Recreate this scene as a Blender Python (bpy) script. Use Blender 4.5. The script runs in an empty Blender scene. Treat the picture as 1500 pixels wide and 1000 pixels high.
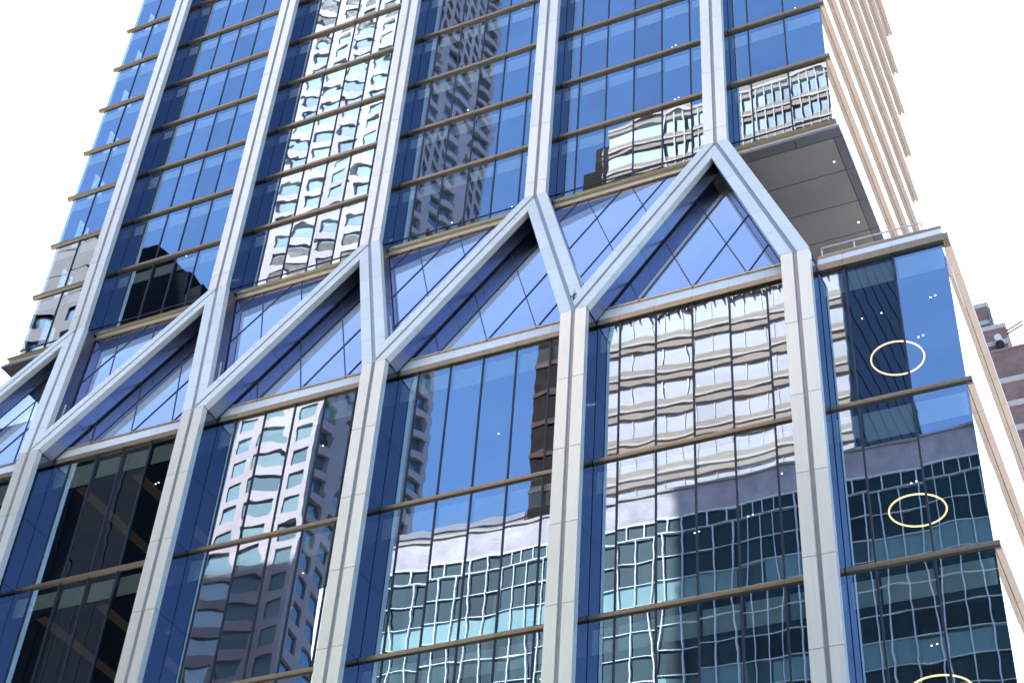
import bpy, bmesh, math, random
from mathutils import Vector, Matrix
random.seed(7)
S = bpy.context.scene
COL = S.collection

# ------------------------------------------------------------------ camera
cam_d = bpy.data.cameras.new("camera")
cam = bpy.data.objects.new("camera", cam_d)
COL.objects.link(cam)
S.camera = cam
YAW, PITCH, ROLL = math.radians(-27.8), math.radians(40.77), math.radians(4.57)
def cam_axes():
    cy, sy, cp, sp, cr, sr = math.cos(YAW), math.sin(YAW), math.cos(PITCH), math.sin(PITCH), math.cos(ROLL), math.sin(ROLL)
    fw = Vector((sy*cp, cy*cp, sp)); rt = Vector((cy, -sy, 0)); up = rt.cross(fw)
    return cr*rt + sr*up, -sr*rt + cr*up, fw
RT, UP, FW = cam_axes()
cam.matrix_world = Matrix(((RT.x, UP.x, -FW.x, 56.44), (RT.y, UP.y, -FW.y, -42.80), (RT.z, UP.z, -FW.z, 1.70), (0, 0, 0, 1)))
cam_d.sensor_width = 36.0
cam_d.lens = 36.0 * 2285.5 / 1500.0
cam_d.clip_start = 0.1
cam_d.clip_end = 6000.0

# ------------------------------------------------------------------ sky, sun, exposure
SUN_EL, SUN_AZ = math.radians(50), math.radians(-23.5)
wd = bpy.data.worlds.new("World")
S.world = wd
wd.use_nodes = True
wn = wd.node_tree
sky = wn.nodes.new("ShaderNodeTexSky")
sky.sky_type = 'NISHITA'
sky.sun_disc = False
sky.sun_elevation = SUN_EL
sky.sun_rotation = SUN_AZ
sky.air_density = 1.0
sky.dust_density = 1.2
sky.ozone_density = 5.5
wn.links.new(sky.outputs[0], wn.nodes["Background"].inputs[0])
wn.nodes["Background"].inputs[1].default_value = 0.135
sun_d = bpy.data.lights.new("sun", 'SUN')
sun_d.energy = 5.0
sun_d.angle = math.radians(0.5)
sun_d.color = (1.0, 0.95, 0.88)
sun = bpy.data.objects.new("sun", sun_d)
COL.objects.link(sun)
to_sun = Vector((math.sin(SUN_AZ)*math.cos(SUN_EL), math.cos(SUN_AZ)*math.cos(SUN_EL), math.sin(SUN_EL)))
sun.rotation_euler = to_sun.to_track_quat('Z', 'Y').to_euler()
sun.location = (-60, 120, 220)
S.view_settings.view_transform = 'Standard'
S.view_settings.look = 'None'
S.view_settings.gamma = 1.0
S.view_settings.exposure = 2.12
S.cycles.max_bounces = 9
S.cycles.diffuse_bounces = 3
S.cycles.glossy_bounces = 6
S.cycles.transmission_bounces = 4
S.cycles.transparent_max_bounces = 10
S.cycles.caustics_reflective = False
S.cycles.sample_clamp_indirect = 6.0
S.cycles.use_denoising = True

# ------------------------------------------------------------------ materials
def new_mat(name):
    m = bpy.data.materials.new(name)
    m.use_nodes = True
    nt = m.node_tree
    return m, nt, nt.nodes["Principled BSDF"]

def pbr(name, col, rough=0.5, metal=0.0, var=0.0, scale=1.0, stretch=None, spec=0.5):
    """Principled surface with a little procedural mottling."""
    m, nt, b = new_mat(name)
    b.inputs["Roughness"].default_value = rough
    b.inputs["Metallic"].default_value = metal
    b.inputs["Specular IOR Level"].default_value = spec
    b.inputs["Base Color"].default_value = (*col, 1)
    if var > 0:
        tc = nt.nodes.new("ShaderNodeTexCoord")
        mp = nt.nodes.new("ShaderNodeMapping")
        if stretch: mp.inputs["Scale"].default_value = stretch
        no = nt.nodes.new("ShaderNodeTexNoise")
        no.inputs["Scale"].default_value = scale
        no.inputs["Detail"].default_value = 4
        rp = nt.nodes.new("ShaderNodeMapRange")
        rp.inputs[1].default_value, rp.inputs[2].default_value = 0.3, 0.7
        rp.inputs[3].default_value, rp.inputs[4].default_value = 1-var, 1+var
        mx = nt.nodes.new("ShaderNodeMix"); mx.data_type = 'RGBA'; mx.blend_type = 'MULTIPLY'
        mx.inputs[0].default_value = 1.0
        mx.inputs[6].default_value = (*col, 1)
        nt.links.new(tc.outputs["Object"], mp.inputs[0])
        nt.links.new(mp.outputs[0], no.inputs["Vector"])
        nt.links.new(no.outputs[0], rp.inputs[0])
        nt.links.new(rp.outputs[0], mx.inputs[7])
        nt.links.new(mx.outputs[2], b.inputs["Base Color"])
        r2 = nt.nodes.new("ShaderNodeMapRange")
        r2.inputs[1].default_value, r2.inputs[2].default_value = 0.3, 0.7
        r2.inputs[3].default_value, r2.inputs[4].default_value = max(0.02, rough*(1-var)), min(1, rough*(1+var))
        nt.links.new(no.outputs[0], r2.inputs[0])
        nt.links.new(r2.outputs[0], b.inputs["Roughness"])
    return m

def panel_metal(name, col, rough, metal):
    """Cladding metal: every panel (mesh island) a touch different, faint brushed grain."""
    m, nt, b = new_mat(name)
    b.inputs["Metallic"].default_value = metal
    geo = nt.nodes.new("ShaderNodeNewGeometry")
    tc = nt.nodes.new("ShaderNodeTexCoord")
    mp = nt.nodes.new("ShaderNodeMapping"); mp.inputs["Scale"].default_value = (9, 9, 0.35)
    no = nt.nodes.new("ShaderNodeTexNoise"); no.inputs["Scale"].default_value = 1.0; no.inputs["Detail"].default_value = 5
    nt.links.new(tc.outputs["Object"], mp.inputs[0]); nt.links.new(mp.outputs[0], no.inputs["Vector"])
    ad = nt.nodes.new("ShaderNodeMath"); ad.operation = 'MULTIPLY_ADD'
    ad.inputs[1].default_value = 0.08; ad.inputs[2].default_value = 0.88
    nt.links.new(geo.outputs["Random Per Island"], ad.inputs[0])
    a2 = nt.nodes.new("ShaderNodeMath"); a2.operation = 'MULTIPLY_ADD'
    a2.inputs[1].default_value = 0.16; nt.links.new(no.outputs[0], a2.inputs[0]); nt.links.new(ad.outputs[0], a2.inputs[2])
    mx = nt.nodes.new("ShaderNodeMix"); mx.data_type = 'RGBA'; mx.blend_type = 'MULTIPLY'; mx.inputs[0].default_value = 1
    mx.inputs[6].default_value = (*col, 1)
    nt.links.new(a2.outputs[0], mx.inputs[7]); nt.links.new(mx.outputs[2], b.inputs["Base Color"])
    rr = nt.nodes.new("ShaderNodeMapRange"); rr.inputs[3].default_value = rough*0.85; rr.inputs[4].default_value = rough*1.2
    nt.links.new(no.outputs[0], rr.inputs[0]); nt.links.new(rr.outputs[0], b.inputs["Roughness"])
    return m

def glass_mat(name, tint, base=0.34, see=(0.55, 0.66, 0.66), bump=0.0):
    """Coated facade glass: mirror coating over a see-through pane."""
    m = bpy.data.materials.new(name); m.use_nodes = True
    nt = m.node_tree; nt.nodes.clear()
    out = nt.nodes.new("ShaderNodeOutputMaterial")
    mix = nt.nodes.new("ShaderNodeMixShader")
    gl = nt.nodes.new("ShaderNodeBsdfGlossy"); gl.inputs["Color"].default_value = (*tint, 1); gl.inputs["Roughness"].default_value = 0.0
    tr = nt.nodes.new("ShaderNodeBsdfTransparent"); tr.inputs["Color"].default_value = (*see, 1)
    fr = nt.nodes.new("ShaderNodeFresnel"); fr.inputs["IOR"].default_value = 1.5
    ma = nt.nodes.new("ShaderNodeMath"); ma.operation = 'MULTIPLY_ADD'; ma.use_clamp = True
    ma.inputs[1].default_value = 1-base; ma.inputs[2].default_value = base
    geo = nt.nodes.new("ShaderNodeNewGeometry")      # each pane coated a shade differently
    va = nt.nodes.new("ShaderNodeMapRange"); va.inputs[3].default_value = -.035; va.inputs[4].default_value = .035
    tc = nt.nodes.new("ShaderNodeTexCoord"); no = nt.nodes.new("ShaderNodeTexNoise"); no.inputs["Scale"].default_value = .45; no.inputs["Detail"].default_value = 6
    nt.links.new(tc.outputs["Object"], no.inputs["Vector"])
    vn = nt.nodes.new("ShaderNodeMapRange"); vn.inputs[1].default_value, vn.inputs[2].default_value = .3, .7; vn.inputs[3].default_value = -.025; vn.inputs[4].default_value = .025
    nt.links.new(no.outputs[0], vn.inputs[0]); nt.links.new(geo.outputs["Random Per Island"], va.inputs[0])
    a1 = nt.nodes.new("ShaderNodeMath"); a1.operation = 'ADD'; nt.links.new(va.outputs[0], a1.inputs[0]); nt.links.new(vn.outputs[0], a1.inputs[1])
    a2 = nt.nodes.new("ShaderNodeMath"); a2.operation = 'ADD'; a2.use_clamp = True
    nt.links.new(fr.outputs[0], ma.inputs[0]); nt.links.new(ma.outputs[0], a2.inputs[0]); nt.links.new(a1.outputs[0], a2.inputs[1]); nt.links.new(a2.outputs[0], mix.inputs[0])
    nt.links.new(tr.outputs[0], mix.inputs[1]); nt.links.new(gl.outputs[0], mix.inputs[2])
    nt.links.new(mix.outputs[0], out.inputs[0])
    return m

def emit_mat(name, col, strength):
    m, nt, b = new_mat(name)
    b.inputs["Base Color"].default_value = (*col, 1)
    b.inputs["Emission Color"].default_value = (*col, 1)
    b.inputs["Emission Strength"].default_value = strength
    return m

def cell_window(name, pitch_h, pitch_v, axis, cols, probs, gloss=0.25, grough=0.02):
    """Window glass whose colour changes from window to window (blinds up or down)."""
    m = bpy.data.materials.new(name); m.use_nodes = True
    nt = m.node_tree; b = nt.nodes["Principled BSDF"]; out = nt.nodes["Material Output"]
    tc = nt.nodes.new("ShaderNodeTexCoord"); sp = nt.nodes.new("ShaderNodeSeparateXYZ")
    nt.links.new(tc.outputs["Object"], sp.inputs[0])
    cb = nt.nodes.new("ShaderNodeCombineXYZ")
    for i, (o, p) in enumerate(((axis, pitch_h), ('Z', pitch_v))):
        d = nt.nodes.new("ShaderNodeMath"); d.operation = 'DIVIDE'; d.inputs[1].default_value = p
        f = nt.nodes.new("ShaderNodeMath"); f.operation = 'FLOOR'
        nt.links.new(sp.outputs[o], d.inputs[0]); nt.links.new(d.outputs[0], f.inputs[0]); nt.links.new(f.outputs[0], cb.inputs[i])
    wn_ = nt.nodes.new("ShaderNodeTexWhiteNoise"); wn_.noise_dimensions = '3D'
    nt.links.new(cb.outputs[0], wn_.inputs["Vector"])
    cr = nt.nodes.new("ShaderNodeValToRGB"); cr.color_ramp.interpolation = 'CONSTANT'
    el = cr.color_ramp.elements
    while len(el) < len(cols): el.new(0.5)
    acc = 0
    for e, c, p in zip(el, cols, probs):
        e.position = acc; e.color = (*c, 1); acc += p
    nt.links.new(wn_.outputs["Value"], cr.inputs[0]); nt.links.new(cr.outputs[0], b.inputs["Base Color"])
    b.inputs["Roughness"].default_value = 0.5; b.inputs["Specular IOR Level"].default_value = 0.15
    gl = nt.nodes.new("ShaderNodeBsdfGlossy"); gl.inputs["Roughness"].default_value = grough; gl.inputs["Color"].default_value = (.85, .95, 1, 1)
    mix = nt.nodes.new("ShaderNodeMixShader"); mix.inputs[0].default_value = gloss
    nt.links.new(b.outputs[0], mix.inputs[1]); nt.links.new(gl.outputs[0], mix.inputs[2]); nt.links.new(mix.outputs[0], out.inputs[0])
    return m

def brick_mat(name, c1, c2, mortar, scale):
    m, nt, b = new_mat(name)
    tc = nt.nodes.new("ShaderNodeTexCoord")
    sp = nt.nodes.new("ShaderNodeSeparateXYZ"); cb = nt.nodes.new("ShaderNodeCombineXYZ")
    ad = nt.nodes.new("ShaderNodeMath"); ad.operation = 'ADD'
    nt.links.new(tc.outputs["Object"], sp.inputs[0])
    nt.links.new(sp.outputs[0], ad.inputs[0]); nt.links.new(sp.outputs[1], ad.inputs[1])
    nt.links.new(ad.outputs[0], cb.inputs[0]); nt.links.new(sp.outputs[2], cb.inputs[1])
    br = nt.nodes.new("ShaderNodeTexBrick"); br.inputs["Scale"].default_value = scale
    br.inputs["Color1"].default_value = (*c1, 1); br.inputs["Color2"].default_value = (*c2, 1); br.inputs["Mortar"].default_value = (*mortar, 1)
    br.inputs["Mortar Size"].default_value = 0.012
    nt.links.new(cb.outputs[0], br.inputs["Vector"])
    no = nt.nodes.new("ShaderNodeTexNoise"); no.inputs["Scale"].default_value = 0.8; no.inputs["Detail"].default_value = 5
    nt.links.new(tc.outputs["Object"], no.inputs["Vector"])
    rp = nt.nodes.new("ShaderNodeMapRange"); rp.inputs[1].default_value, rp.inputs[2].default_value = .3, .7
    rp.inputs[3].default_value, rp.inputs[4].default_value = .8, 1.15
    nt.links.new(no.outputs[0], rp.inputs[0])
    mx = nt.nodes.new("ShaderNodeMix"); mx.data_type = 'RGBA'; mx.blend_type = 'MULTIPLY'; mx.inputs[0].default_value = 1
    nt.links.new(br.outputs[0], mx.inputs[6]); nt.links.new(rp.outputs[0], mx.inputs[7]); nt.links.new(mx.outputs[2], b.inputs["Base Color"])
    b.inputs["Roughness"].default_value = .85
    return m

M_PANEL = panel_metal("champagne_panel", (0.99, 0.915, 0.755), 0.38, 0.66)
M_DIAG = panel_metal("silver_panel", (1.0, 0.915, 0.75), 0.44, 0.40)
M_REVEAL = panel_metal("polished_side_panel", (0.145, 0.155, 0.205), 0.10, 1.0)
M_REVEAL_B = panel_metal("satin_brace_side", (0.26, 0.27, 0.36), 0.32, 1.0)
M_GROOVE = pbr("groove_metal", (0.42, 0.38, 0.35), 0.35, 0.8, 0.1, 3)
M_BRONZE = panel_metal("bronze", (0.38, 0.285, 0.185), 0.34, 0.9)
M_FIN = panel_metal("copper_bronze_fin", (0.52, 0.41, 0.32), 0.40, 0.7)
M_SILL = panel_metal("pale_sill", (0.98, 0.90, 0.78), 0.42, 0.3)
M_CAP = panel_metal("brass_cap", (0.55, 0.43, 0.27), 0.35, 0.9)
M_MULL = pbr("mullion_metal", (0.055, 0.055, 0.06), 0.4, 0.6, 0.1, 4)
M_MULL2 = pbr("slope_mullion", (0.07, 0.08, 0.09), 0.4, 0.6, 0.1, 4)
M_GLASS = glass_mat("facade_glass", (0.66, 0.83, 1.0), 0.385, (.82, .92, .90))
M_GLASS_S = glass_mat("sloped_glass", (0.80, 0.83, 1.0), 0.54)
M_GLASS_SIDE = glass_mat("side_glass", (0.98, 0.99, 1.0), 0.62, (.38, .52, .56))
M_RAILGL = glass_mat("rail_glass", (0.9, 0.95, 1.0), 0.55, (0.6, 0.7, 0.75))
M_BLIND = pbr("roller_blind", (0.92, 0.94, 0.91), 0.8, 0, 0.06, 2)
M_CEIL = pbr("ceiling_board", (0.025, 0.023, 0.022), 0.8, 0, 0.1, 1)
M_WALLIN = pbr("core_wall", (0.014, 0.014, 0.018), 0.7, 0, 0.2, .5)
M_SOFFIT = pbr("soffit_panel", (0.36, 0.345, 0.325), 0.42, 0.3, 0.10, 0.25)
M_SOFFITB = pbr("soffit_border", (0.21, 0.215, 0.225), 0.42, 0.3, 0.08, 0.4)
M_DARK = pbr("joint_dark", (0.02, 0.02, 0.022), 0.7)
M_LAMP = emit_mat("downlight_glow", (1.0, 0.93, 0.80), 2.4)
M_RING = emit_mat("ring_glow", (1.0, 0.70, 0.34), 0.75)
M_STRIP = emit_mat("wood_cove_glow", (0.85, 0.50, 0.25), 0.007)
M_ROOF = pbr("roof_membrane", (0.3, 0.3, 0.3), 0.9, 0, .2, 1)
M_CABLE = pbr("cable", (0.1, 0.1, 0.1), 0.5, .5)

# ------------------------------------------------------------------ mesh helpers
class MB:
    def __init__(self): self.v = []; self.f = []; self.m = []
    def add(self, vs, fs, mi=0):
        n = len(self.v); self.v += [tuple(p) for p in vs]; self.f += [tuple(n+i for i in f) for f in fs]; self.m += [mi]*len(fs)
    def box(self, x0, x1, y0, y1, z0, z1, mi=0):
        self.add([(x0,y0,z0),(x1,y0,z0),(x1,y1,z0),(x0,y1,z0),(x0,y0,z1),(x1,y0,z1),(x1,y1,z1),(x0,y1,z1)],
                 [(0,3,2,1),(4,5,6,7),(0,1,5,4),(1,2,6,5),(2,3,7,6),(3,0,4,7)], mi)
    def prism(self, front, back, mi=0):
        n = len(front)
        self.add(list(front)+list(back), [tuple(range(n)), tuple(range(2*n-1, n-1, -1))] + [(i, n+i, n+(i+1) % n, (i+1) % n) for i in range(n)], mi)
    def bar(self, a, b, w, d, up, mi=0):
        a, b, up = Vector(a), Vector(b), Vector(up).normalized()
        t = (b-a).normalized(); s = t.cross(up).normalized(); up = s.cross(t)
        q = [s*(-w/2)+up*(-d/2), s*(w/2)+up*(-d/2), s*(w/2)+up*(d/2), s*(-w/2)+up*(d/2)]
        self.prism([a+k for k in q], [b+k for k in q], mi)
    def tube(self, a, b, r, n=8, mi=0):
        a, b = Vector(a), Vector(b); t = (b-a).normalized()
        o = t.orthogonal().normalized(); p = t.cross(o)
        q = [o*math.cos(2*math.pi*k/n)*r + p*math.sin(2*math.pi*k/n)*r for k in range(n)]
        self.prism([a+k for k in q], [b+k for k in q], mi)
    def build(self, name, mats, parent=None, smooth=False, fix=True):
        me = bpy.data.meshes.new(name)
        me.from_pydata(self.v, [], self.f)
        for mm in (mats if isinstance(mats, (list, tuple)) else [mats]): me.materials.append(mm)
        me.polygons.foreach_set("material_index", self.m)
        if fix:
            bm = bmesh.new(); bm.from_mesh(me); bmesh.ops.recalc_face_normals(bm, faces=bm.faces); bm.to_mesh(me); bm.free()
        if smooth: me.polygons.foreach_set("use_smooth", [True]*len(me.polygons))
        me.update()
        o = bpy.data.objects.new(name, me); COL.objects.link(o)
        if parent is not None: o.parent = parent
        return o

def thing(name, label, cat, loc=(0, 0, 0), group=None):
    o = bpy.data.objects.new(name, None); COL.objects.link(o); o.location = loc
    o["label"] = label; o["category"] = cat
    if group: o["group"] = group
    return o
def tag(o, label, cat, group=None):
    o["label"] = label; o["category"] = cat
    if group: o["group"] = group
    return o
def structure(o):
    o["kind"] = "structure"; return o

def clip(poly, a, b, c):
    """keep the part of a convex (x, z) polygon where a*x + b*z + c >= 0"""
    out = []
    for i in range(len(poly)):
        p, q = poly[i], poly[(i+1) % len(poly)]
        dp, dq = a*p[0]+b*p[1]+c, a*q[0]+b*q[1]+c
        if dp >= 0: out.append(p)
        if (dp > 0 > dq) or (dp < 0 < dq):
            t = dp/(dp-dq); out.append((p[0]+t*(q[0]-p[0]), p[1]+t*(q[1]-p[1])))
    return out

# ------------------------------------------------------------------ tower dimensions
W = 9.2828
XU = -4.453                      # right face of upper column i at XU + i*W
XL = 0.0                         # right face of lower column i at i*W
YU = 4.511                       # front of upper columns (lower columns at 0)
CW = 1.13
GU, GL = 5.75, 1.30              # glass planes
ZN, ZT = 57.12, 44.32            # upper and lower ends of the braces
UZ = [58.12 + 4.2*k for k in range(-1, 11)]      # upper levels, UZ[1] = 58.12
LZ = [44.32, 37.32, 30.47, 23.62, 16.77]
LJ = [44.32, 40.75, 37.32, 33.90, 30.47, 27.04, 23.62, 20.2, 16.77]
XR_U, XL_U = 46.71, -0.97        # upper box sides
XR_L, XL_L = 51.24, -5.90
UR = lambda i: XU + i*W
LR = lambda i: i*W
TOP = UZ[-1]
SK = YU/(ZN-ZT)                  # lean of the brace plane

tower = thing("glass_office_tower", "blue glass office tower with pale metal columns and a band of leaning diagonal braces", "skyscraper")

# ---- glass pane with slight bowing and roller waves, as real sheets have
def pane(mb, x0, x1, z0, z1, y, nu=8, nv=14, bow=None, tilt=1.0, wave=1.0):
    rn = random.random
    a = (rn()*2-1)*0.0016*tilt; b = (rn()*2-1)*0.0013*tilt
    pw = (0.0008+0.0016*rn())*(1 if rn() < .75 else -1) if bow is None else bow
    ws = [(rn()*6.28, rn()*6.28, 0.5+0.7*rn(), 0.9+1.3*rn(), (0.00004+0.00011*rn())*wave) for _ in range(4)]
    w, h = x1-x0, z1-z0
    if w < 1.2: pw *= .35; a *= .5
    n0 = len(mb.v)
    for j in range(nv+1):
        for i in range(nu+1):
            u, v = i/nu, j/nv
            X, Z = u*w, v*h
            d = a*(X-w/2) + b*(Z-h/2) + pw*(16*u*(1-u)*v*(1-v))**0.8
            for (p1, p2, l1, l2, am) in ws: d += am*math.sin(6.283*Z/l1+p1)*math.cos(6.283*X/(l2*1.4)+p2)
            # clamped edges at the sill and head pull the sheet: sharp bend there
            d += 0.0007*(math.exp(-Z/0.30)-math.exp(-(h-Z)/0.30))*(1 if pw > 0 else -1)
            mb.v.append((x0+X, y+d, z0+Z))
    for j in range(nv):
        for i in range(nu):
            k = n0+j*(nu+1)+i
            mb.f.append((k, k+1, k+nu+2, k+nu+1)); mb.m.append(0)

def bay_splits(x0, x1, kind):
    if kind == 'full':
        e = (x1-x0-5*(W/6)*1.0 + (W/6))/2
        xs = [x0, x0+e] + [x0+e+(W/6)*k for k in range(1, 5)] + [x1]
    elif kind == 'right':
        r = (x1-x0-0.99)/2; xs = [x0, x0+.99, x0+.99+r, x1]
    else:
        r = (x1-x0-0.99)/2; xs = [x0, x0+r, x0+2*r, x1]
    return xs

def window(x0, x1, z0, z1, y, kind, blind_h, sill=False, wave=1.0):
    xs = bay_splits(x0, x1, kind)
    mb = MB()
    tall = (z1-z0) > 5
    for a, b in zip(xs[:-1], xs[1:]):
        pane(mb, a, b, z0, z1, y, 6 if b-a < 1.2 else 9, 30 if tall else 18, wave=wave)
    g = mb.build("window", M_GLASS, tower, smooth=True, fix=False)
    fr = MB()
    for x in xs[1:-1]: fr.box(x-0.032, x+0.032, y-0.045, y+0.12, z0, z1)
    fr.build("mullion", M_MULL, g)
    if sill:
        tb = MB(); tb.box(x0, x1, y-0.03, y+0.1, UZ[1]-0.03, UZ[1]+0.03)
        tb.build("transom", M_MULL, g)
    if blind_h > 0:
        bl = MB()
        for a, b in zip(xs[:-1], xs[1:]):
            hh = blind_h*(1 if random.random() < .85 else random.choice((.8, 1.0, 1.25)))
            bl.box(a+0.09, b-0.09, y+0.16, y+0.18, z1-0.22-hh, z1-0.22)
        bl.build("blind", M_BLIND, g)
    return g

def bays(level):
    if level == 'U':
        b = [(XL_U, UR(1)-CW, 'left')] + [(UR(i), UR(i+1)-CW, 'full') for i in range(1, 5)] + [(UR(5), XR_U, 'right')]
    else:
        b = [(XL_L, LR(0)-CW, 'left')] + [(LR(i), LR(i+1)-CW, 'full') for i in range(0, 5)] + [(LR(5), XR_L, 'right')]
    return b

# upper storeys
for bi, (x0, x1, kind) in enumerate(bays('U')):
    for k in range(len(UZ)-1):
        z0, z1 = UZ[k], UZ[k+1]
        if k == 0: continue
        if k == 1: z0 = 57.50
        window(x0, x1, z0+(0.0 if k == 1 else 0.14), z1-0.16, GU, kind, 0.75, sill=(k == 1))
        l = MB()
        L, R = x0, x1
        if kind == 'left': L = XL_U-0.36
        if kind == 'right': R = XR_U+0.22
        xs = [L] + bay_splits(x0, x1, kind)[1:-1] + [R]
        for a, b in zip(xs[:-1], xs[1:]):
            a2, b2 = a+(.006 if a > L else 0), b-(.006 if b < R else 0)
            yf = GU-0.15
            pr_ = [(yf, z1+.10), (yf, z1-.03), (yf+.02, z1-.03), (yf+.02, z1-.05), (yf, z1-.05), (yf, z1-.10), (GU-.02, z1-.15), (GU+.1, z1-.15), (GU+.1, z1+.15), (GU-.03, z1+.15)]
            l.prism([(a2, *p) for p in pr_], [(b2, *p) for p in pr_])
        l.build("ledge", M_BRONZE, tower)
# lower storeys
for bi, (x0, x1, kind) in enumerate(bays('L')):
    for k in range(len(LZ)-1):
        z1, z0 = LZ[k], LZ[k+1]
        window(x0, x1, z0+0.14, z1-0.14, GL, kind, 1.0 if bi not in (1, 2) else .95)
        if k == 0: continue
        l = MB(); L, R = x0, x1
        if kind == 'right': R = XR_L+0.21
        xs = [L] + bay_splits(x0, x1, kind)[1:-1] + [R]
        for a, b in zip(xs[:-1], xs[1:]):
            a2, b2 = a+(.006 if a > L else 0), b-(.006 if b < R else 0)
            yf = GL-0.11
            pr_ = [(yf, z1+.08), (yf, z1-.02), (yf+.015, z1-.02), (yf+.015, z1-.035), (yf, z1-.035), (yf, z1-.08), (GL-.02, z1-.14), (GL+.1, z1-.14), (GL+.1, z1+.15), (GL-.03, z1+.15)]
            l.prism([(a2, *p) for p in pr_], [(b2, *p) for p in pr_])
        l.build("ledge", M_BRONZE, tower)

# ---- columns: two planks and a recessed groove, jointed at every level
def column(xr, y0, yg, joints):
    mb = MB(); sd = MB()
    g = 0.011
    for a, b in zip(joints[:-1], joints[1:]):
        mb.box(xr-CW, xr-CW+.475, y0, y0+.30, a+g, b-g)
        mb.box(xr-.475, xr, y0, y0+.30, a+g, b-g)
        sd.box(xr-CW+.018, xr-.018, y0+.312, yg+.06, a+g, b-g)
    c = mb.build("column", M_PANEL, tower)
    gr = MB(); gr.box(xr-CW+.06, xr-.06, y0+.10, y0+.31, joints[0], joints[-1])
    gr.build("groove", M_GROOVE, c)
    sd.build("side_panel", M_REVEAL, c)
    be = MB(); be.box(xr-CW-.004, xr+.004, y0+.301, y0+.311, joints[0], joints[-1]); be.build("bead", M_SILL, c)
    dk = MB(); dk.box(xr-CW+.05, xr-.05, y0+.33, yg+.05, joints[0], joints[-1])
    dk.build("backing", M_DARK, c)
for i in range(1, 6):
    column(UR(i), YU, GU, [ZN] + UZ[1:])
for i in range(0, 6):
    column(LR(i), 0.0, GL, [0.0, 4, 8, 12.5] + LJ[::-1])

# ---- diagonal braces
HW = 0.595
def slant(x, z, dy=0.0): return (x, (z-ZT)*SK+dy, z)
def brace(xc0, xc1, free=False):
    """from lower column centre xc0 to upper column centre xc1"""
    dx = xc1-xc0
    cx = lambda z: xc0 + dx*(z-ZT)/(ZN-ZT)
    sgn = 1 if dx > 0 else -1
    lo, hi = (xc0, xc1) if dx > 0 else (xc1, xc0)
    if free and dx > 0: lo -= 2
    if free and dx < 0: hi += 2
    def strip(o0, o1, za, zb, lim0=lo, lim1=hi):
        p = [(cx(za)+o0, za), (cx(za)+o1, za), (cx(zb)+o1, zb), (cx(zb)+o0, zb)]
        p = clip(p, 1, 0, -lim0-.004); p = clip(p, -1, 0, lim1-.004) if p else p
        return p
    fr, sd, gr = MB(), MB(), MB()
    n = 6
    zs = [ZT+(ZN-ZT)*k/n for k in range(n+1)]
    for a, b in zip(zs[:-1], zs[1:]):
        a2, b2 = a+.010, b-.010
        for o0, o1 in ((-HW, -HW+.50), (HW-.50, HW)):
            p = strip(o0, o1, a2, b2)
            if len(p) > 2: fr.prism([slant(x, z) for x, z in p], [slant(x, z, .30) for x, z in p])
        p = strip(-HW+.02, HW-.02, a2, b2)
        if len(p) > 2: sd.prism([slant(x, z, .325) for x, z in p], [slant(x, z, 1.00) for x, z in p])
    p = strip(-HW+.06, HW-.06, ZT, ZN)
    gr.prism([slant(x, z, .09) for x, z in p], [slant(x, z, .31) for x, z in p])
    d = fr.build("diagonal_brace", M_DIAG, tower)
    gr.build("groove", M_GROOVE, d)
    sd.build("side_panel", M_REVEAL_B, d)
    be = MB(); p = strip(-HW-.004, HW+.004, ZT, ZN)
    be.prism([slant(x, z, .302) for x, z in p], [slant(x, z, .322) for x, z in p]); be.build("bead", M_SILL, d)
    dk = MB(); p = strip(-HW+.06, HW-.06, ZT, ZN)
    dk.prism([slant(x, z, .33) for x, z in p], [slant(x, z, 1.09) for x, z in p])
    dk.build("backing", M_DARK, d)
LC = lambda i: LR(i)-CW/2
UC = lambda i: UR(i)-CW/2
for i in range(0, 5): brace(LC(i), UC(i+1), i == 0)
for i in range(1, 6): brace(LC(i), UC(i), i == 5)

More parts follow.
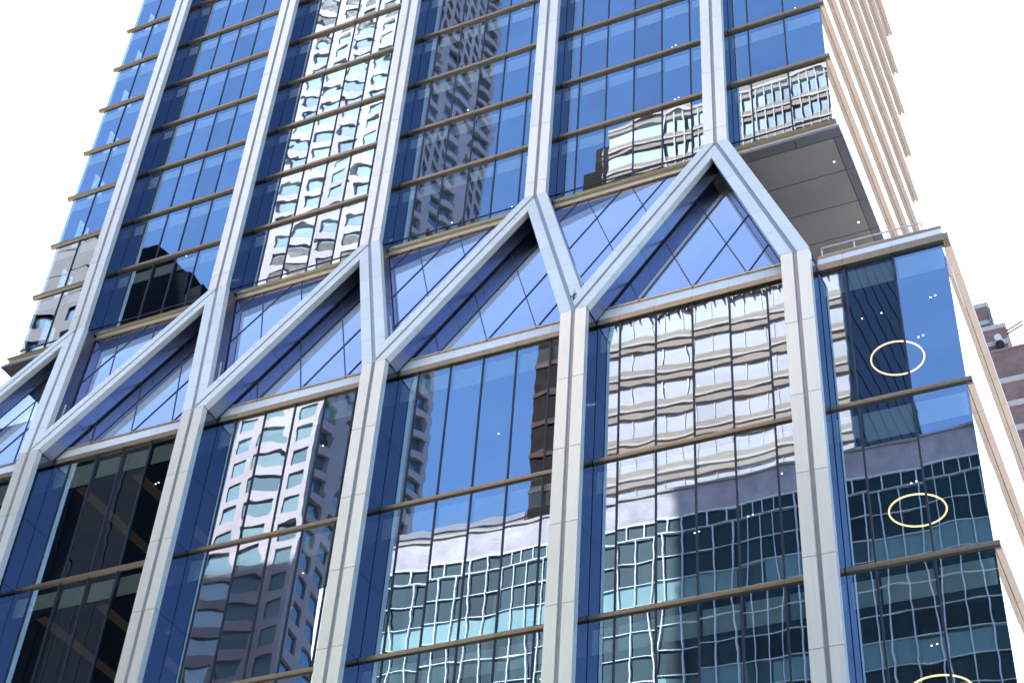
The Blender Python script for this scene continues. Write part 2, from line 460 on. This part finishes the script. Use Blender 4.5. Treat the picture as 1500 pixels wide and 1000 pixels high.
# ---- sloped diamond glazing behind the braces
GD = 1.10
ZB0, ZB1 = 45.20, 56.90
def sloped_window(tri):
    """tri: (x, z) polygon"""
    mslope = (UC(1)-LC(0))/(ZN-ZT)
    cell = W/4
    x0 = LC(0)
    mb, fr = MB(), MB()
    nrm = Vector((0, -1, SK)).normalized()
    xs = [p[0] for p in tri]
    for ip in range(-14, 36):
        for iq in range(-2, 40):
            # p = x - m*z', q = x + m*z'
            pts = []
            for a, b in ((0, 0), (1, 0), (1, 1), (0, 1)):
                p_ = x0 + (ip+a)*cell; q_ = x0 + (iq+b)*cell
                pts.append(((p_+q_)/2, ZB0 + (q_-p_)/2/mslope))
            if max(p[0] for p in pts) < min(xs) or min(p[0] for p in pts) > max(xs): continue
            poly = pts
            for i in range(len(tri)):
                (ax, az), (bx, bz) = tri[i], tri[(i+1) % len(tri)]
                poly = clip(poly, -(bz-az), (bx-ax), (bz-az)*ax-(bx-ax)*az)
                if len(poly) < 3: break
            if len(poly) < 3: continue
            tx, tz = (random.random()-.5)*.004, (random.random()-.5)*.004
            cx_, cz_ = sum(p[0] for p in poly)/len(poly), sum(p[1] for p in poly)/len(poly)
            mb.add([slant(x, z, GD+tx*(x-cx_)+tz*(z-cz_)) for x, z in poly], [tuple(range(len(poly)))])
            for i in range(len(poly)):
                a, b = poly[i], poly[(i+1) % len(poly)]
                if (Vector(a)-Vector(b)).length < .15: continue
                on = False
                for val, off in ((a[0]-mslope*(a[1]-ZB0)-x0, b[0]-mslope*(b[1]-ZB0)-x0), (a[0]+mslope*(a[1]-ZB0)-x0, b[0]+mslope*(b[1]-ZB0)-x0)):
                    if abs(val-off) < 1e-3 and abs(val/cell-round(val/cell)) < 1e-3: on = True
                if on and (a[0], a[1]) < (b[0], b[1]):
                    fr.bar(slant(*a, GD-.012), slant(*b, GD-.012), .045, .05, nrm)
    g = mb.build("sloped_window", M_GLASS_S, tower, fix=False)
    if fr.v: fr.build("mullion", M_MULL2, g)
def line_x(xc0, xc1, z): return xc0+(xc1-xc0)*(z-ZT)/(ZN-ZT)
for i in range(0, 5):     # upright triangles over the lower bays
    tri = [(line_x(LC(i), UC(i+1), ZB0), ZB0), (line_x(LC(i+1), UC(i+1), ZB0), ZB0), (line_x(LC(i+1), UC(i+1), ZB1), ZB1), (line_x(LC(i), UC(i+1), ZB1), ZB1)]
    sloped_window(tri)
for i in range(1, 5):     # hanging triangles under the upper bays
    tri = [(line_x(LC(i), UC(i), ZB0), ZB0), (line_x(LC(i), UC(i+1), ZB0), ZB0), (line_x(LC(i), UC(i+1), ZB1), ZB1), (line_x(LC(i), UC(i), ZB1), ZB1)]
    sloped_window(tri)

# ---- pale sloping sill over each lower bay, bronze bar under it, brass cap above
for bi, (x0, x1, kind) in enumerate(bays('L')):
    if kind == 'left': continue
    R = x1 if kind == 'full' else XR_L+.02
    xs = [x0] + bay_splits(x0, x1, kind)[1:-1] + [R]
    s, c, b_ = MB(), MB(), MB()
    for a, b in zip(xs[:-1], xs[1:]):
        a2, b2 = a+.006, b-.006
        if kind == 'full':
            s.prism([(a2, GL-.10, 44.49), (a2, 1.44, 45.20), (a2, 2.3, 45.20), (a2, 2.3, 44.49)], [(b2, GL-.10, 44.49), (b2, 1.44, 45.20), (b2, 2.3, 45.20), (b2, 2.3, 44.49)])
            c.box(a2, b2, 1.39, 1.62, 45.205, 45.285)
            b_.box(a2, b2, GL-.14, GL+.3, 44.22, 44.485)
        else:
            s.prism([(a2, GL-.10, 44.42), (a2, GL+.03, 44.86), (a2, GL+.5, 44.86), (a2, GL+.5, 44.42)], [(b2, GL-.10, 44.42), (b2, GL+.03, 44.86), (b2, GL+.5, 44.86), (b2, GL+.5, 44.42)])
            c.box(a2, b2+.0, GL+.04, GL+.42, 44.865, 45.04)
            b_.box(a2, b2 if b < R else XR_L+.23, GL-.16, GL+.3, 44.08, 44.41)
    q = s.build("sill", M_SILL, tower)
    c.build("cap", M_CAP if kind == 'full' else M_BRONZE, q)
    b_.build("ledge", M_BRONZE, q)

# ---- double bronze ledge under the upper storeys
for bi, (x0, x1, kind) in enumerate(bays('U')):
    L, R = x0, x1
    if kind == 'left': L = XL_U-.38
    if kind == 'right': R = XR_U+.22
    xs = [L] + bay_splits(x0, x1, kind)[1:-1] + [R]
    a_, b_, c_ = MB(), MB(), MB()
    ext = .12 if kind != 'full' else 0
    for a, b in zip(xs[:-1], xs[1:]):
        a2, b2 = a+.006, b-.006
        a_.prism([(a2, 5.42, 57.26), (a2, 5.36, 57.38), (a2, 5.58, 57.50), (a2, GU+.1, 57.50), (a2, GU+.1, 57.26)], [(b2, 5.42, 57.26), (b2, 5.36, 57.38), (b2, 5.58, 57.50), (b2, GU+.1, 57.50), (b2, GU+.1, 57.26)])
        c_.box(a2, b2, 5.56, GU+.1, 57.03, 57.255)
        aa = a2-(ext if (kind == 'left' and a == L) else 0); bb = b2+(ext if (kind == 'right' and b == R) else 0)
        b_.box(aa, bb, 5.45, GU+.15, 56.88, 57.025)
    q = a_.build("ledge", M_CAP, tower)
    c_.build("reveal_strip", M_SILL, q)
    b_.build("lower_ledge", M_CAP, q)

# ---- soffit under the overhanging right corner (and the left one)
def soffit(x0, x1, xb):
    mb, bd = MB(), MB()
    z0, z1 = 56.70, 56.84
    lo, hi = (x0, xb) if xb > x0 else (xb, x0)
    right = xb > x0
    ys = [5.92]
    while ys[-1] < 27: ys.append(ys[-1]+2.12)
    for a, b in zip(ys[:-1], ys[1:]):
        mb.box(lo if right else lo+.46, hi-.46 if right else hi, a+.022, b-.022, z0, z1)
        e0, e1 = (hi-.43, hi) if right else (lo, lo+.43)
        bd.box(e0, e1, a+.012, b-.012, z0, z1)
    for k in range(3):
        w_ = (hi-lo)/3
        bd.box(lo+w_*k+.012, lo+w_*(k+1)-.012, 5.33, 5.90, z0, z1)
    s = mb.build("soffit", M_SOFFIT, tower)
    bd.build("border", M_SOFFITB, s)
    bk = MB(); bk.box(lo+.1, hi-.1, 5.5, 26.5, 56.80, 56.858); bk.build("backing", M_DARK, s)
    return s
sf = soffit(40.6, None, XR_U+.36)
for (x, y) in ((46.25, 7.35), (46.25, 11.6), (46.25, 15.8), (43.6, 15.8)):
    d = MB(); d.tube((x, y, 56.70), (x, y, 56.685), .036, 12); d.build("downlight", M_LAMP, sf)
soffit(2.6, None, XL_U-.58)

# ---- right flank: glass wall and copper fins running back
def flank(x, y0, y1, zs):
    for a, b in zip(zs[:-1], zs[1:]):
        mb, fr = MB(), MB()
        n = max(1, int(round((y1-y0)/1.55)))
        ys = [y0+(y1-y0)*k/n for k in range(n+1)]
        for p, q in zip(ys[:-1], ys[1:]):
            t = (random.random()-.5)*.006
            mb.add([(x, p, a), (x+t, q, a), (x+t, q, b), (x, p, b)], [(0, 1, 2, 3)])
        g = mb.build("side_window", M_GLASS_SIDE, tower, fix=False)
def fins(x0, x1, y0, y1, z, h):
    mb = MB(); n = max(2, int(round((y1-y0)/1.7)))
    for k in range(n):
        a, b = y0+(y1-y0)*k/n, y0+(y1-y0)*(k+1)/n
        mb.prism([(x0, a+.006, z+h*.5), (x1, a+.006, z+h*.5), (x1, a+.006, z-h*.15), (x0, a+.006, z-h*.5)],
                 [(x0, b-.006, z+h*.5), (x1, b-.006, z+h*.5), (x1, b-.006, z-h*.15), (x0, b-.006, z-h*.5)])
    mb.build("fin", M_FIN, tower)
flank(XR_U, GU+.06, 29.1, [56.86]+UZ[2:])
flank(XL_U, GU+.06, 26.0, [56.86]+UZ[2:])
for z in UZ[2:]:
    fins(XR_U+.012, XR_U+.22, GU+.101, 29.1, z, .28)
fins(XR_U+.012, XR_U+.34, GU+.151, 29.1, 56.95, .18)
fins(XR_U+.012, XR_U+.22, GU+.101, 29.1, 57.38, .24)
flank(XR_L, GL+.06, 44.0, LZ[::-1])
for z in LZ[1:]:
    fins(XR_L+.012, XR_L+.21, GL+.101, 44.0, z, .26)
fins(XR_L+.012, XR_L+.23, GL+.301, 44.0, 44.25, .40)
flank(XL_L, GL+.06, 44.0, LZ[::-1])

# ---- terrace guard rail on the lower corner
r = MB(); r.tube((LR(5)+.05, 1.92, 46.0), (50.45, 1.92, 46.0), .035); r.tube((50.45, 1.92, 46.0), (50.45, 30, 46.0), .035)
rail = r.build("guard_rail", M_SILL, tower)
g = MB()
g.box(LR(5)+.1, 50.42, 1.915, 1.93, 45.0, 45.62); g.box(50.443, 50.457, 2.0, 28, 45.0, 45.62)
g.build("guard_panel", M_DIAG, rail)
for xx in (LR(5)+.06, 47.78, 49.1, 50.42):
    p = MB(); p.box(xx-.02, xx+.02, 1.94, 1.98, 44.62, 45.98); p.build("post", M_SILL, rail)

# ---- floors, ceilings, cores (seen dimly through the panes)
def floor_plate(x0, x1, y0, y1, z, depth, lights, name="ceiling"):
    mb = MB(); mb.box(x0, x1, y0, y1, z-depth, z-.25)
    c = mb.build(name, M_CEIL, tower)
    for (x, y) in lights:
        d = MB(); d.tube((x, y, z-depth), (x, y, z-depth-.012), 0.03, 10); d.build("downlight", M_LAMP, c)
    return c
for k in range(2, len(UZ)):
    L = []
    if k < 8:
        for i in range(1, 6):
            for f in (.28, .68):
                if random.random() < .34:
                    x = UR(i)+8.15*f + (random.random()-.5); y = GU+1.7+random.random()*1.2
                    if i == 5: x = UR(5)+1.3+2.2*f
                    L.append((x, y))
                    if random.random() < .35: L.append((x+.22, y-.05))
    floor_plate(XL_U+.1, XR_U-.1, GU+.25, 25.6, UZ[k], 0.98, L)
for k in range(0, 4):
    L = []
    if k < 4:
        for i in range(1, 6):
            for f in (.15, .35, .6, .85):
                for row in (0, 1):
                    if random.random() < .26:
                        x = LR(i)+8.15*f+(random.random()-.5)*.8; y = GL+1.2+row*2.0+random.random()*.8
                        if i == 5: x = LR(5)+.5+3.9*f
                        L.append((x, y))
                        if random.random() < .35: L.append((x+.2, y-.05))
    c = floor_plate(XL_L+.1, XR_L-.1, GL+.25, 43.0, LZ[k], 1.25, L)
    for xx in (10.4, 13.6):
        d = MB(); d.box(xx, xx+.55, GL+.6, GL+9, LZ[k]-1.29, LZ[k]-1.255); d.build("cove_strip", M_STRIP, c)
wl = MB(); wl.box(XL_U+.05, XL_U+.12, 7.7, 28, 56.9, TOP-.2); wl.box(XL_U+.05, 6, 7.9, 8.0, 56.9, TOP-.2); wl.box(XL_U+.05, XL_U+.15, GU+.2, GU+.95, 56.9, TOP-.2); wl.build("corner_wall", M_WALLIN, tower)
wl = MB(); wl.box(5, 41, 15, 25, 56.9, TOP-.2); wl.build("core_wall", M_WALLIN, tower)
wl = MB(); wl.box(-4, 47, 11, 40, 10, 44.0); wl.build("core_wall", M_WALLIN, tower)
# dark lining behind the sloped glass and roof deck of the lower block
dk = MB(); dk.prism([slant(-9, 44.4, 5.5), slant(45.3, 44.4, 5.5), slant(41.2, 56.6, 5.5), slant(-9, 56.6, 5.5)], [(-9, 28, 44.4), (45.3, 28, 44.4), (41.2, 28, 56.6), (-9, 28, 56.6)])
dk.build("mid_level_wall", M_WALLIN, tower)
rf = MB(); rf.box(XL_L+.1, XR_L-.1, 2.4, 43.5, 44.10, 44.40); rf.build("terrace", M_ROOF, tower)
# upper mass above the detailed storeys and plinth below
M_MASS = cell_window("upper_storeys_glass", 1.547, 4.2, 'X', [(.05, .1, .2), (.07, .12, .22)], [.5, .5], .45)
ms = MB(); ms.box(XL_U, XR_U, GU, 29, TOP+.2, 148); ms.box(9, XR_U-3, 8.5, 28, 148, 232)
for k in range(30):
    z = TOP+4.2*(k+1)
    if z < 147: ms.box(XL_U-.2, XR_U+.2, GU-.2, 29.1, z, z+.3)
    elif z < 231: ms.box(8.8, XR_U-2.8, 8.3, 28.2, z, z+.3)
ms.build("upper_storeys", M_MASS, tower)
pl = MB(); pl.box(XL_L, XR_L, GL+.02, 43.8, 0, LZ[-1]-.2); pl.build("base_storeys", M_MASS, tower)
bw = MB(); bw.box(XL_U, XR_U-.02, 28.6, 29.08, 56.9, TOP+.1); bw.build("rear_wall", M_WALLIN, tower)
bw = MB(); bw.box(XL_L, XR_L-.02, 43.5, 43.98, 0, 44.0); bw.build("rear_wall", M_WALLIN, tower)

# ---- thin white rods beside three columns
for i in (1, 2, 3, 4):
    pz = MB(); x = LR(i)-.36-0.7*.36
    z0, z1 = 46.4, 49.2
    a = Vector(slant(line_x(LC(i), UC(i), z0)+HW+.03, z0, .62)); b = Vector(slant(line_x(LC(i), UC(i), z1)+HW+.03, z1, .62))
    pz.bar(a, b, .06, .06, (0, 1, 0)); pz.build("edge_rod", M_SILL, tower)

# ------------------------------------------------------------------ ring lamps hanging in the corner room
for k, lab in enumerate(("glowing ring pendant in the corner room just under the terrace, topmost of three",
                         "glowing ring pendant in the corner room one storey below the topmost ring",
                         "glowing ring pendant lowest in the corner room, cut by the bottom edge of the photo")):
    zc = 40.46 - 6.93*k
    t = thing("ring_lamp", lab, "lamp", (48.70, 3.02, zc), "ring lamps in the corner rooms")
    mb = MB(); n, mseg, R_, rr = 64, 8, .98, .031
    for i in range(n):
        for j in range(mseg):
            a, b = 2*math.pi*i/n, 2*math.pi*j/mseg
            mb.v.append(((R_+rr*math.cos(b))*math.cos(a), (R_+rr*math.cos(b))*math.sin(a), rr*math.sin(b)))
    for i in range(n):
        for j in range(mseg):
            mb.f.append((i*mseg+j, ((i+1) % n)*mseg+j, ((i+1) % n)*mseg+(j+1) % mseg, i*mseg+(j+1) % mseg)); mb.m.append(0)
    mb.build("ring", M_RING, t, smooth=True)
    for a in (0.4, 2.5, 4.6):
        c = MB(); c.tube((R_*math.cos(a), R_*math.sin(a), .03), (R_*math.cos(a)*.3, R_*math.sin(a)*.3, 2.6), .006, 5); c.build("cable", M_CABLE, t)

# ------------------------------------------------------------------ weed in the notch between two braces
M_LEAF = pbr("weed_leaf", (0.05, 0.09, 0.03), .6, 0, .3, 20)
wb = MB()
wt = thing("weed", "small dark weed sprouting where two braces meet beside the column under the mirrored banded block", "plant", (36.55, -.02, 44.75))
for k in range(9):
    a = random.random()*6.28; h = .15+random.random()*.45
    tip = Vector((math.cos(a)*.2*h+.05, math.sin(a)*.08-.06, h))
    wb.tube((0, 0, 0), tip, .008, 4)
    for q in range(5):
        c = tip*(.4+.6*random.random()) + Vector((random.uniform(-.09, .09), random.uniform(-.05, .03), random.uniform(-.05, .07)))
        d = Vector((random.uniform(-1, 1), random.uniform(-.6, .6), random.uniform(-.4, 1))).normalized()*.05
        e = d.orthogonal().normalized()*.024
        wb.add([c-d, c+e, c+d, c-e], [(0, 1, 2, 3)])
wb.build("foliage", M_LEAF, wt, fix=False)

# ------------------------------------------------------------------ brick apartment block beyond the right corner
M_BRICK = brick_mat("brown_brick", (.24, .14, .12), (.31, .19, .165), (.34, .29, .27), 2.6)
M_STONEB = pbr("pale_stone_band", (.62, .57, .52), .8, 0, .12, 2)
bt = thing("brick_building", "stepped brown brick building with pale stone bands behind the right corner of the tower", "building", (48, 60, 0))
mb = MB()
def bx(m_, x0, x1, y0, y1, z0, z1): m_.box(x0-48, x1-48, y0-60, y1-60, z0, z1)
bx(mb, 36, 46.85, 61.5, 70, 0, 93.3); bx(mb, 36, 48.0, 60.8, 72, 0, 90.0); bx(mb, 36, 51.2, 60, 80, 0, 86.9)
bw_ = mb.build("wall", M_BRICK, bt)
bd = MB()
for z in [86.6-2.42*k+(-.15 if k else 0) for k in range(0, 22)]:
    if z < 86: bx(bd, 35.9, 51.3, 59.88, 60.0, z-.5, z)
bx(bd, 36, 46.95, 61.4, 70.1, 93.3, 93.75); bx(bd, 36, 46.92, 61.38, 61.5, 91.3, 91.75)
bx(bd, 36, 48.1, 60.7, 72.1, 90.0, 90.45); bx(bd, 36, 48.1, 60.69, 60.8, 88.2, 88.7)
bd.build("stone_band", M_STONEB, bt)
cp = MB(); bx(cp, 35.9, 51.3, 59.9, 80.1, 86.9, 87.1); cp.build("coping", pbr("brick_coping", (.3, .24, .22), .8, 0, .1, 2), bt)
pp = MB(); pp.tube((46.98-48, 1.2, 86.9), (46.98-48, 1.2, 92.8), .11); pp.build("drain_pipe", pbr("drain_pipe", (.12, .13, .17), .5, .4), bt)
for zz in (89.8, 89.45):
    pp = MB(); pp.tube((48.0-48, 1.1, zz), (49.5-48, .7, zz+.35), .07); pp.build("rooftop_pipe", M_DARK, bt)
lp = MB(); lp.tube((47.35-48, .8, 88.9-.2), (47.35-48, .1, 88.9-.35), .30, 14); fl = lp.build("floodlight", pbr("lamp_white", (.8, .8, .78), .4), bt)
lp = MB(); lp.tube((47.4-48, .75, 88.2), (47.4-48, .35, 88.0), .34, 14); lp.build("bracket", M_DARK, fl)

# ------------------------------------------------------------------ buildings across the avenue, mirrored in the glass
# A: pink-white stone tower
M_PINK = pbr("pink_white_stone", (.52, .42, .42), .8, 0, .06, .4)
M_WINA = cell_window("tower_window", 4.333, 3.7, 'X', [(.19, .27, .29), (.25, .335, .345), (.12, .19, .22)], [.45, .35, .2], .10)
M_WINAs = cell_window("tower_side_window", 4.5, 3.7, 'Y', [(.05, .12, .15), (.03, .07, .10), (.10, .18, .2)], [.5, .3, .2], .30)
M_LOUV = pbr("brown_louvre", (.10, .07, .06), .7, 0, .2, 2)
ta = thing("stone_tower", "pale pink stone tower with square teal windows, mirrored in the upper middle panes", "skyscraper", (-51, -96.5, 0))
def grid_face(wall, glass, louv, x0, n, pitch, zs, zt, fh, ww, wh, out, depth, axis, mech=()):
    """a punched-window face: piers and spandrels standing proud of the glass"""
    def b(m_, a0, a1, d0, d1, z0, z1):
        lo, hi = sorted((out+d0, out+d1))
        if axis == 'X': m_.box(a0, a1, lo, hi, z0, z1)
        else: m_.box(lo, hi, a0, a1, z0, z1)
    s = -1 if depth > 0 else 1
    pw_ = pitch-ww
    for k in range(n+1):
        c = x0+k*pitch
        b(wall, max(x0, c-pw_/2), min(x0+n*pitch, c+pw_/2), 0, -depth, zs, zt)
    nf = int((zt-zs)/fh)
    for j in range(nf+1):
        z = zs+j*fh
        for k in range(n):
            b(wall, x0+k*pitch+pw_/2, x0+(k+1)*pitch-pw_/2, -.004*(1 if depth > 0 else -1), -depth, z, min(zt, z+fh-wh))
    b(glass, x0+.05, x0+n*pitch-.05, -depth*.93, -depth*1.5, zs, zt-.1)
    for (za, zb) in mech: b(louv, x0+pw_/2, x0+n*pitch-pw_/2, -depth*.55, -depth*.9, za, zb)
wa, ga, gs, lv = MB(), MB(), MB(), MB()
mech = ((158.5, 165.9), (217.7, 232.5))
grid_face(wa, ga, lv, -13, 6, 26/6, 0, 251.6, 3.7, 2.75, 2.4, 13.5, .28, 'X', mech)
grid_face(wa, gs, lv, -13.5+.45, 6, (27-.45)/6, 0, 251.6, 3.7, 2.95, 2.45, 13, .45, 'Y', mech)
wa.box(-12.5, 12.3, -13.5, 12.8, 0, 252.4); wa.box(12.15, 13.003, 12.65, 13.503, 0, 251.7)
wA = wa.build("wall", M_PINK, ta)
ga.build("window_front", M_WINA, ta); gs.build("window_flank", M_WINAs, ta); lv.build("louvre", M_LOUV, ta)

# C: beige banded office block
M_BAND = pbr("beige_stone_band", (.30, .215, .165), .8, 0, .07, .5)
M_LEDGE = pbr("pale_stone_ledge", (.42, .34, .285), .7, 0, .05, .8)
M_WINC = cell_window("office_window", 3.0, 3.85, 'X', [(.385, .34, .345), (.40, .35, .355), (.37, .33, .34)], [.5, .4, .1], .03)  # pale diffuse colours stand in for the bright sky these panes mirror
M_WINCU = cell_window("office_top_window", 3.0, 3.85, 'X', [(.24, .29, .31), (.28, .33, .34), (.20, .25, .28)], [.45, .4, .15], .08)
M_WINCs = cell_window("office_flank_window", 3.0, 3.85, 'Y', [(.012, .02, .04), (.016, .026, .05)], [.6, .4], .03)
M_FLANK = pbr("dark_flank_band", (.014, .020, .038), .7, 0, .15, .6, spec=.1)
tc_ = thing("banded_office_block", "cream office block with long horizontal window bands, mirrored in the panes left of the corner", "building", (21, -76, 0))
ba, wc, wcs, fb, le = MB(), MB(), MB(), MB(), MB()
X0, X1, Y1, Y0, H = -13.5, 13.5, 18.0, -16, 141.0
nf = 36
for j in range(nf+1):
    z = H-1.3-3.85*j
    if z < 0: break
    ba.box(X0, X1, Y1-.5, Y1, z-.35, min(H, z+1.30))
    fb.box(X1-.2, X1-.08, Y0, Y1-.505, z+.75, min(H, z+.85), 1)
    le.box(X0, X1+.0, Y1+.002, Y1+.14, z+.38, z+.62)
wc.box(X0+.05, X1-.05, Y1-.7, Y1-.22, 0, 116)
wu = MB(); wu.box(X0+.05, X1-.05, Y1-.7, Y1-.22, 116.01, H-.6)
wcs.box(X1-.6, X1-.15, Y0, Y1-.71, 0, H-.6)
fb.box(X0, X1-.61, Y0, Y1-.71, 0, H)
q = ba.build("stone_band", M_BAND, tc_); le.build("ledge", M_LEDGE, q)
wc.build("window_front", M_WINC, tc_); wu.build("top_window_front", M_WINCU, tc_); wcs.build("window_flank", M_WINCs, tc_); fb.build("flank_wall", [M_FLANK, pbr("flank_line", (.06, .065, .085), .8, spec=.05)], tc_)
mu = MB(); ml = MB()
for k in range(1, 18):
    x = X0+27/18*k
    ml.box(x-.03, x+.03, Y1-.24, Y1-.14, 0, 128)
for k in range(1, 24):
    x = X0+6+21/24*k
    mu.box(x-.06, x+.06, Y1-.24, Y1+.10, 128, H-.8)
for k in range(1, 30):
    x = X0+27/30*k
    mu.box(x-.03, x+.03, Y1-.24, Y1+.10, 100.5, 104.5)
ml.build("slim_mullion", pbr("slim_office_mullion", (.34, .30, .30), .5), tc_)
mu.build("mullion", pbr("office_mullion", (.10, .08, .08), .5), tc_)

# F: low block with white brick parapet and teal curtain wall
M_WBRICK = brick_mat("white_brick", (.50, .42, .43), (.58, .49, .50), (.33, .28, .29), 2.2)
M_TEAL = cell_window("curtain_wall_pane", 2.5, 2.02, 'X', [(.016, .046, .054), (.025, .058, .064), (.010, .028, .034)], [.5, .3, .2], .02)
M_TEALL = cell_window("curtain_wall_blind", 2.5, 2.02, 'X', [(.20, .33, .335), (.24, .37, .36), (.05, .10, .11)], [.5, .3, .2], .03)
M_GRID = pbr("white_grid", (.84, .82, .82), .5, 0, .03, 2)
tf = thing("curtain_wall_block", "low block of teal panes in a white grid under white brick, in the lowest panes", "building", (22, -59, 0))
Y1 = 11.0
pa, t1, t2, gd, cpn = MB(), MB(), MB(), MB(), MB()
XA, XB = -24.5, 30.0
pa.box(XA, XB, -11, Y1, 70.35, 72.75)
cpn.box(XA-.1, XB+.1, Y1-.5, Y1+.12, 72.75, 72.95)
pa.box(XA, XB, -11, Y1-.6, 0, 70.34); pa.box(XA-6, XA-.01, -11, Y1-1.3, 0, 70.2)
z = 70.3; row = 0
t1.box(XA, XB, Y1-.4, Y1-.1, 68.95, 70.3)
zz = 68.9
while zz > 2:
    (t2 if row % 4 == 2 else t1).box(XA, XB, Y1-.4, Y1-.1, zz-2.0, zz)
    gd.box(XA, XB, Y1-.1, Y1+.03, zz-.028, zz+.028)
    zz -= 2.02; row += 1
gd.box(XA, XB, Y1-.1, Y1+.03, 70.2, 70.34); gd.box(XA, XB, Y1-.1, Y1+.03, 68.86, 69.0)
k = 0
x = XA
while x < XB:
    gd.box(x-.030, x+.030, Y1-.1, Y1+.10, 0, 68.9)
    x += 1.27
x = XA
while x < XB:
    gd.box(x-.036, x+.036, Y1-.1, Y1+.06, 68.9, 70.3); x += .95
    gd.box(x-.036, x+.036, Y1-.1, Y1+.06, 68.9, 70.3); x += 1.27
# lower wing at its left end
gd.box(XA-6.2, XA-5.6, Y1-1.5, Y1-.3, 0, 70.4)
t1.box(XA-5.6, XA, Y1-1.1, Y1-.5, 0, 69.9)
for j in range(34): gd.box(XA-5.6, XA, Y1-.5, Y1-.36, 69.8-2.02*j, 69.95-2.02*j)
for xx in (XA-3.9, XA-2.2): gd.box(xx-.06, xx+.06, Y1-.5, Y1-.33, 0, 69.9)
w_ = pa.build("parapet", M_WBRICK, tf); cpn.build("coping", M_LEDGE, w_)
t1.build("pane", M_TEAL, tf); t2.build("blind_pane", M_TEALL, tf); gd.build("white_grid", M_GRID, tf)
# grey roof house standing back from that parapet
rh = MB(); rh.box(-5, 6.6, -76, -54, 0, 78.4); rh.box(-5.1, 6.7, -54.0, -53.9, 77.9, 78.5)
for k in range(6): rh.box(-4.5+k*2, -4.45+k*2, -54, -53.97, 60, 77.9)
tag(rh.build("plant_room", pbr("grey_purple_panel", (.20, .18, .20), .7, 0, .2, .5)), "plain grey block rising behind the white brick parapet, mirrored in a low pane", "building")

# H: narrow dark brown tower beside the banded block
hb = MB(); hb.box(2.4, 7.0, -75, -63, 0, 140); hb.box(3.8, 7.0, -74, -64, 140, 145)
for j in range(36): hb.box(2.3, 7.1, -63, -62.85, 3.8*j, 3.8*j+.6, 1)
tag(hb.build("narrow_tower", [pbr("dark_brown_stone", (.022, .015, .014), .9, 0, .3, .6, spec=.05), pbr("brown_band", (.10, .055, .045), .9, spec=.05)]), "narrow dark brown tower at the left edge of the mirrored cream block", "building")

# D: black tower with stepped crown
M_BLACK = pbr("black_granite", (.006, .007, .010), .8, 0, .3, .4, spec=.03)
db = MB()
db.box(-59.5, -33.0, -56, -50, 0, 116)
for k, (x1, z) in enumerate(((-35.2, 119.5), (-38.0, 122.5), (-41.0, 126.0), (-44.5, 130), (-48, 134), (-51, 137.5))):
    db.box(-59.5, x1, -55.8+k*.1, -50.3-k*.25, 116, z)
for x, z in ((-36.3, 119.0), (-39.2, 122.0)): db.prism([(x-.6, -51.6, z), (x+.6, -51.6, z), (x+.6, -50.7, z), (x-.6, -50.7, z)], [(x-.15, -51.3, z+3.4), (x+.15, -51.3, z+3.4), (x+.15, -51.1, z+3.4), (x-.15, -51.1, z+3.4)], 1)
for k in range(12): db.box(-58.5+k*2.1, -58.35+k*2.1, -50, -49.92, 5, 115, 2)
tag(db.build("dark_tower", [M_BLACK, pbr("finial_stone", (.5, .47, .45), .7), pbr("dark_rib", (.010, .012, .018), .8, spec=.03)]), "black tower with a stepped crown and small pale finials, mirrored at the left", "skyscraper")

# E: beige stone block far left
M_BEIGE = pbr("grey_beige_stone", (.21, .175, .165), .85, 0, .16, .25)
M_WINE = cell_window("block_window", 5, 4.6, 'X', [(.05, .09, .13), (.10, .15, .18)], [.6, .4], .3)
te = thing("beige_stone_block", "grey beige stone block with a few dark windows, mirrored at the far left edge", "building", (-89, -71, 0))
ew, eg = MB(), MB()
grid_face(ew, eg, MB(), -18, 7, 36/7, 0, 142.6, 4.6, 2.3, 2.5, 9, .4, 'X')
ew.box(-18, 18, -9, 8.59, 0, 142.6)
ew.box(-18, 18, -9, 9, 142.605, 157)
for k in range(1, 7): ew.box(-18+36/7*k-.02, -18+36/7*k+.02, 9, 9.05, 142.6, 157)
for z in (146, 150.5, 155.2): ew.box(-18, 18, 9, 9.08, z, z+.15)
ew.build("wall", M_BEIGE, te); eg.build("window_front", M_WINE, te)

nb = MB(); nb.box(-118, -75, 6, 30, 0, 217)
for k in range(51): nb.box(-118.2, -74.8, 5.8, 6.0, 4.2*k+1, 4.2*k+2.2, 1)
tag(nb.build("shading_tower", [pbr("grey_slab", (.25, .24, .24), .8, 0, .1, .3), M_DARK]), "tall grey slab outside the photo to the left, seen only by the shade it throws", "skyscraper")

# ------------------------------------------------------------------ street
def sheet(name, x0, x1, y0, y1, z, m):
    mb = MB(); mb.add([(x0, y0, z), (x1, y0, z), (x1, y1, z), (x0, y1, z)], [(0, 1, 2, 3)]); return structure(mb.build(name, m, fix=False))
sheet("ground", -1500, 1500, -1500, 1500, -.15, pbr("city_ground", (.16, .155, .15), .9, 0, .2, .05))
sheet("road", -600, 600, -38, -6, -.145, pbr("asphalt", (.05, .05, .052), .85, 0, .2, .6))
pv = MB(); pv.box(-600, 600, -6, 80, -.2, 0); structure(pv.build("pavement", pbr("paving", (.32, .31, .30), .85, 0, .15, .8)))
pv = MB(); pv.box(-600, 600, -120, -38, -.2, 0); structure(pv.build("pavement", pbr("paving_far", (.30, .29, .28), .85, 0, .15, .8)))
